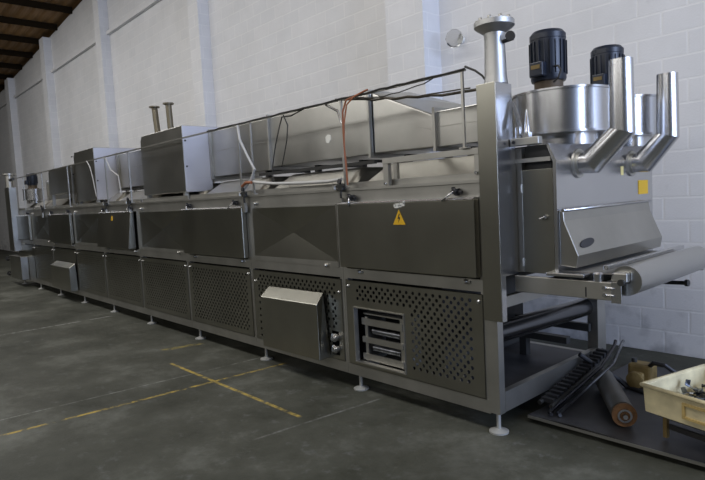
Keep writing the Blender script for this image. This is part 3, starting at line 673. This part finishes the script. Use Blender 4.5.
# tray: local frame
ang = math.radians(-15)
TM = Matrix.Translation((.765, .425, .205)) @ Matrix.Rotation(ang, 4, 'Z')
t = Thing('plastic_tray', 'stained yellow-white plastic tray full of small steel parts at the right edge', 'tray', TM.translation)
L_, D_, H_ = .85, .60, .165
tb = B(); th = .012
def ringp(ins, z): return [TM @ Vector(p) for p in ((ins,ins,z),(L_-ins,ins,z),(L_-ins,D_-ins,z),(ins,D_-ins,z))]
o0, o1, i1, i0 = ringp(.008, 0), ringp(0, H_), ringp(th, H_), ringp(.008+th, th)
P = o0+o1+i1+i0
fs = [(3,2,1,0)]
for a_, c_ in ((0,4),(4,8),(8,12)):
    for k in range(4): fs.append((a_+k, a_+(k+1) % 4, c_+(k+1) % 4, c_+k))
fs.append((12,13,14,15)); tb._add(P, fs)
tr = t.part('tray_body', tb, TRAY, bevel=.006)
rimb = B()
for k in range(4):
    a1, a2 = ringp(-.004, H_-.004)[k], ringp(-.004, H_-.004)[(k+1) % 4]
    rimb.tube([a1, a2], .012, 10)
t.part('rim', rimb, TRAY)
hb = B()
for (x0, x1, z0, z1) in ((.24,.46,.11,.125),(.24,.255,.045,.11),(.445,.46,.045,.11),(.24,.46,.035,.048)):
    hb.box(x0, x1, -.006, .018, z0, z1, TM)
t.part('handle_recess', hb, mat('stained_plastic', (.42,.31,.12), .5, 0, .1, 10, .2, 10))
# what carries the tray
t = Thing('tray_stand', 'low dark steel stand with a yellow strut carrying the plastic tray', 'stand', (1.1, .6, .05))
t.part('shelf', B().box(.06, L_-.03, .05, D_-.04, -.020, -.001, TM), DARKM)
for px, py in ((.09,.08),(L_-.08,.08),(.09,D_-.09),(L_-.08,D_-.09)):
    t.part('leg', B().box(px-.012, px+.012, py-.012, py+.012, -.145, -.0205, TM), DARKM if px > .2 or py > .2 else OCHRE)
t.part('brace', B().box(.11, L_-.1, .075, .09, -.09, -.06, TM), DARKM)
# small parts in the tray
for k in range(46):
    px, py = random.uniform(.08, .72), random.uniform(.08, D_-.09); pz = .035+random.uniform(0, .075)
    Mk = TM @ Matrix.Translation((px, py, pz)) @ Matrix.Rotation(random.uniform(0, PI), 4, 'Z') @ Matrix.Rotation(random.uniform(-.5, .5), 4, 'X')
    b = B(); kind = k % 3
    if kind == 0:    # chain link plate
        b.box(-.035, .035, -.010, .010, -.003, .003, Mk)
        for s_ in (-.03, .03): b.tube([Mk @ Vector((s_,0,-.008)), Mk @ Vector((s_,0,.012))], .011, 10)
    elif kind == 1:  # bolt
        b.tube([Mk @ Vector((-.03,0,0)), Mk @ Vector((.03,0,0))], .006, 8); b.tube([Mk @ Vector((-.04,0,0)), Mk @ Vector((-.03,0,0))], .013, 6)
    else:            # angle clip
        b.box(-.04, .04, -.015, .015, -.002, .002, Mk); b.box(.036, .04, -.015, .015, 0, .035, Mk)
    single(('chain_link', 'bolt', 'angle_clip')[kind], b, PARTM if k % 4 else DARKM, Mk.translation, ('oily steel chain link among the parts in the plastic tray', 'loose steel bolt among the parts in the plastic tray', 'bent steel clip among the parts in the plastic tray')[kind], ('chain link', 'bolt', 'clip')[kind], ('chain links in the tray', 'bolts in the tray', 'clips in the tray')[kind])
single('metal_swarf', (lambda bb: [bb.box(-.03, .03, -.012, .012, -.004, .004, TM @ Matrix.Translation((random.uniform(.06,.77), random.uniform(.07,D_-.08), .018+random.uniform(0,.05))) @ Matrix.Rotation(random.uniform(0,PI),4,'Z') @ Matrix.Rotation(random.uniform(-.6,.6),4,'X')) for _ in range(260)] and bb)(B()), PARTM, TM @ Vector((.4,.3,.02)), 'layer of dark scrap metal covering the bottom of the plastic tray', 'scrap metal', kind='stuff')

# ochre gearbox and rusty bracket behind
t = Thing('gearbox', 'dirty ochre gearbox with a black hose, on the floor sheet behind the loose roller', 'gearbox', (.42, 1.32, .03))
t.part('gear_case', B().box(.33, .50, 1.27, 1.40, .035, .215).box(.37, .46, 1.22, 1.27, .06, .17), OCHRE, bevel=.02)
t.part('input_flange', B().lathe([(0,0),(.06,0),(.06,.02),(.03,.03),(0,.03)], (.41,1.219,.115), (0,-1,0), 20), OCHRE)
t.part('hose', B().tube([(.48,1.30,.21),(.52,1.26,.25),(.60,1.25,.25),(.66,1.28,.20),(.67,1.32,.10),(.62,1.3,.05)], .016, 10), BLACK)
t.part('breather', B().cyl((.36,1.33,.215), (.36,1.33,.245), .02), DARKM)
t = Thing('rusty_bracket', 'rusty iron bracket with upright lugs on the floor against the block wall', 'bracket', (.78, 1.6, .03))
t.part('base_bar', B().box(.62, .95, 1.55, 1.60, .025, .085, Matrix.Translation((.78,1.58,0)) @ Matrix.Rotation(-.25,4,'Z') @ Matrix.Translation((-.78,-1.58,0))), RUST, bevel=.01)
t.part('lug', B().box(.80, .85, 1.50, 1.56, .07, .25).cyl((.825,1.49,.22), (.825,1.57,.22), .035), RUST, bevel=.008)
t.part('lug', B().box(.72, .76, 1.50, 1.55, .07, .16), RUST, bevel=.008)
single('black_hose', B().tube([(.10,1.0,.30),(.2,1.12,.18),(.30,1.20,.10),(.36,1.22,.045),(.5,1.16,.05),(.62,1.2,.045),(.72,1.35,.05)], .018, 10), BLACK, (.4,1.15,.05), 'black hose snaking behind the loose roller to the rusty bracket', 'hose')

# ---------------------------------------------------------------- light
def area(name, loc, target, sx, sy, power, col):
    l = bpy.data.lights.new(name, 'AREA'); l.shape = 'RECTANGLE'; l.size = sx; l.size_y = sy; l.energy = power; l.color = col
    o = bpy.data.objects.new(name, l); COL.objects.link(o); o.location = loc
    o.rotation_euler = (Vector(target)-Vector(loc)).to_track_quat('-Z', 'Y').to_euler(); return o
# high windows opposite, skylight strips, and the open bay door to the right
area('high_windows', (-6, -13, 6.2), (-6, 2.4, 3.6), 26, 1.8, 600, (1, .985, .96))
area('roof_light', (-6, -2.7, 6.9), (-6, -1.9, 0), 26, 1.8, 800, (1, .99, .98))
area('bay_door', (9.8, -.2, 3.1), (-5, -.2, 2.6), 4.8, 4.4, 950, (.55, .68, 1.0))

w = bpy.data.worlds.new('world'); sc.world = w; w.use_nodes = True
w.node_tree.nodes['Background'].inputs[0].default_value = (.50, .50, .44, 1); w.node_tree.nodes['Background'].inputs[1].default_value = .03

# ---------------------------------------------------------------- camera
cam = bpy.data.cameras.new('camera'); co = bpy.data.objects.new('camera', cam); COL.objects.link(co)
r0 = Vector((0.6727229510550042, 0.7381160447137591, -0.05126924672707903)); r1 = Vector((-0.02168841709649017, 0.08893490137381059, 0.9958012833299016)); r2 = Vector((-0.739576529973535, 0.6687864291788121, -0.07583711794733922))
M = Matrix((( r0.x, r1.x, -r2.x, 2.08422918), (r0.y, r1.y, -r2.y, -2.99766953), (r0.z, r1.z, -r2.z, 1.55), (0, 0, 0, 1)))
co.matrix_world = M
cam.sensor_width = 36; cam.lens = 572.4/705*36; cam.clip_start = .05; cam.clip_end = 200
sc.camera = co
sc.view_settings.view_transform = 'Standard'; sc.view_settings.look = 'None'; sc.view_settings.gamma = 1; sc.view_settings.exposure = 0
sc.view_settings.use_curve_mapping = False
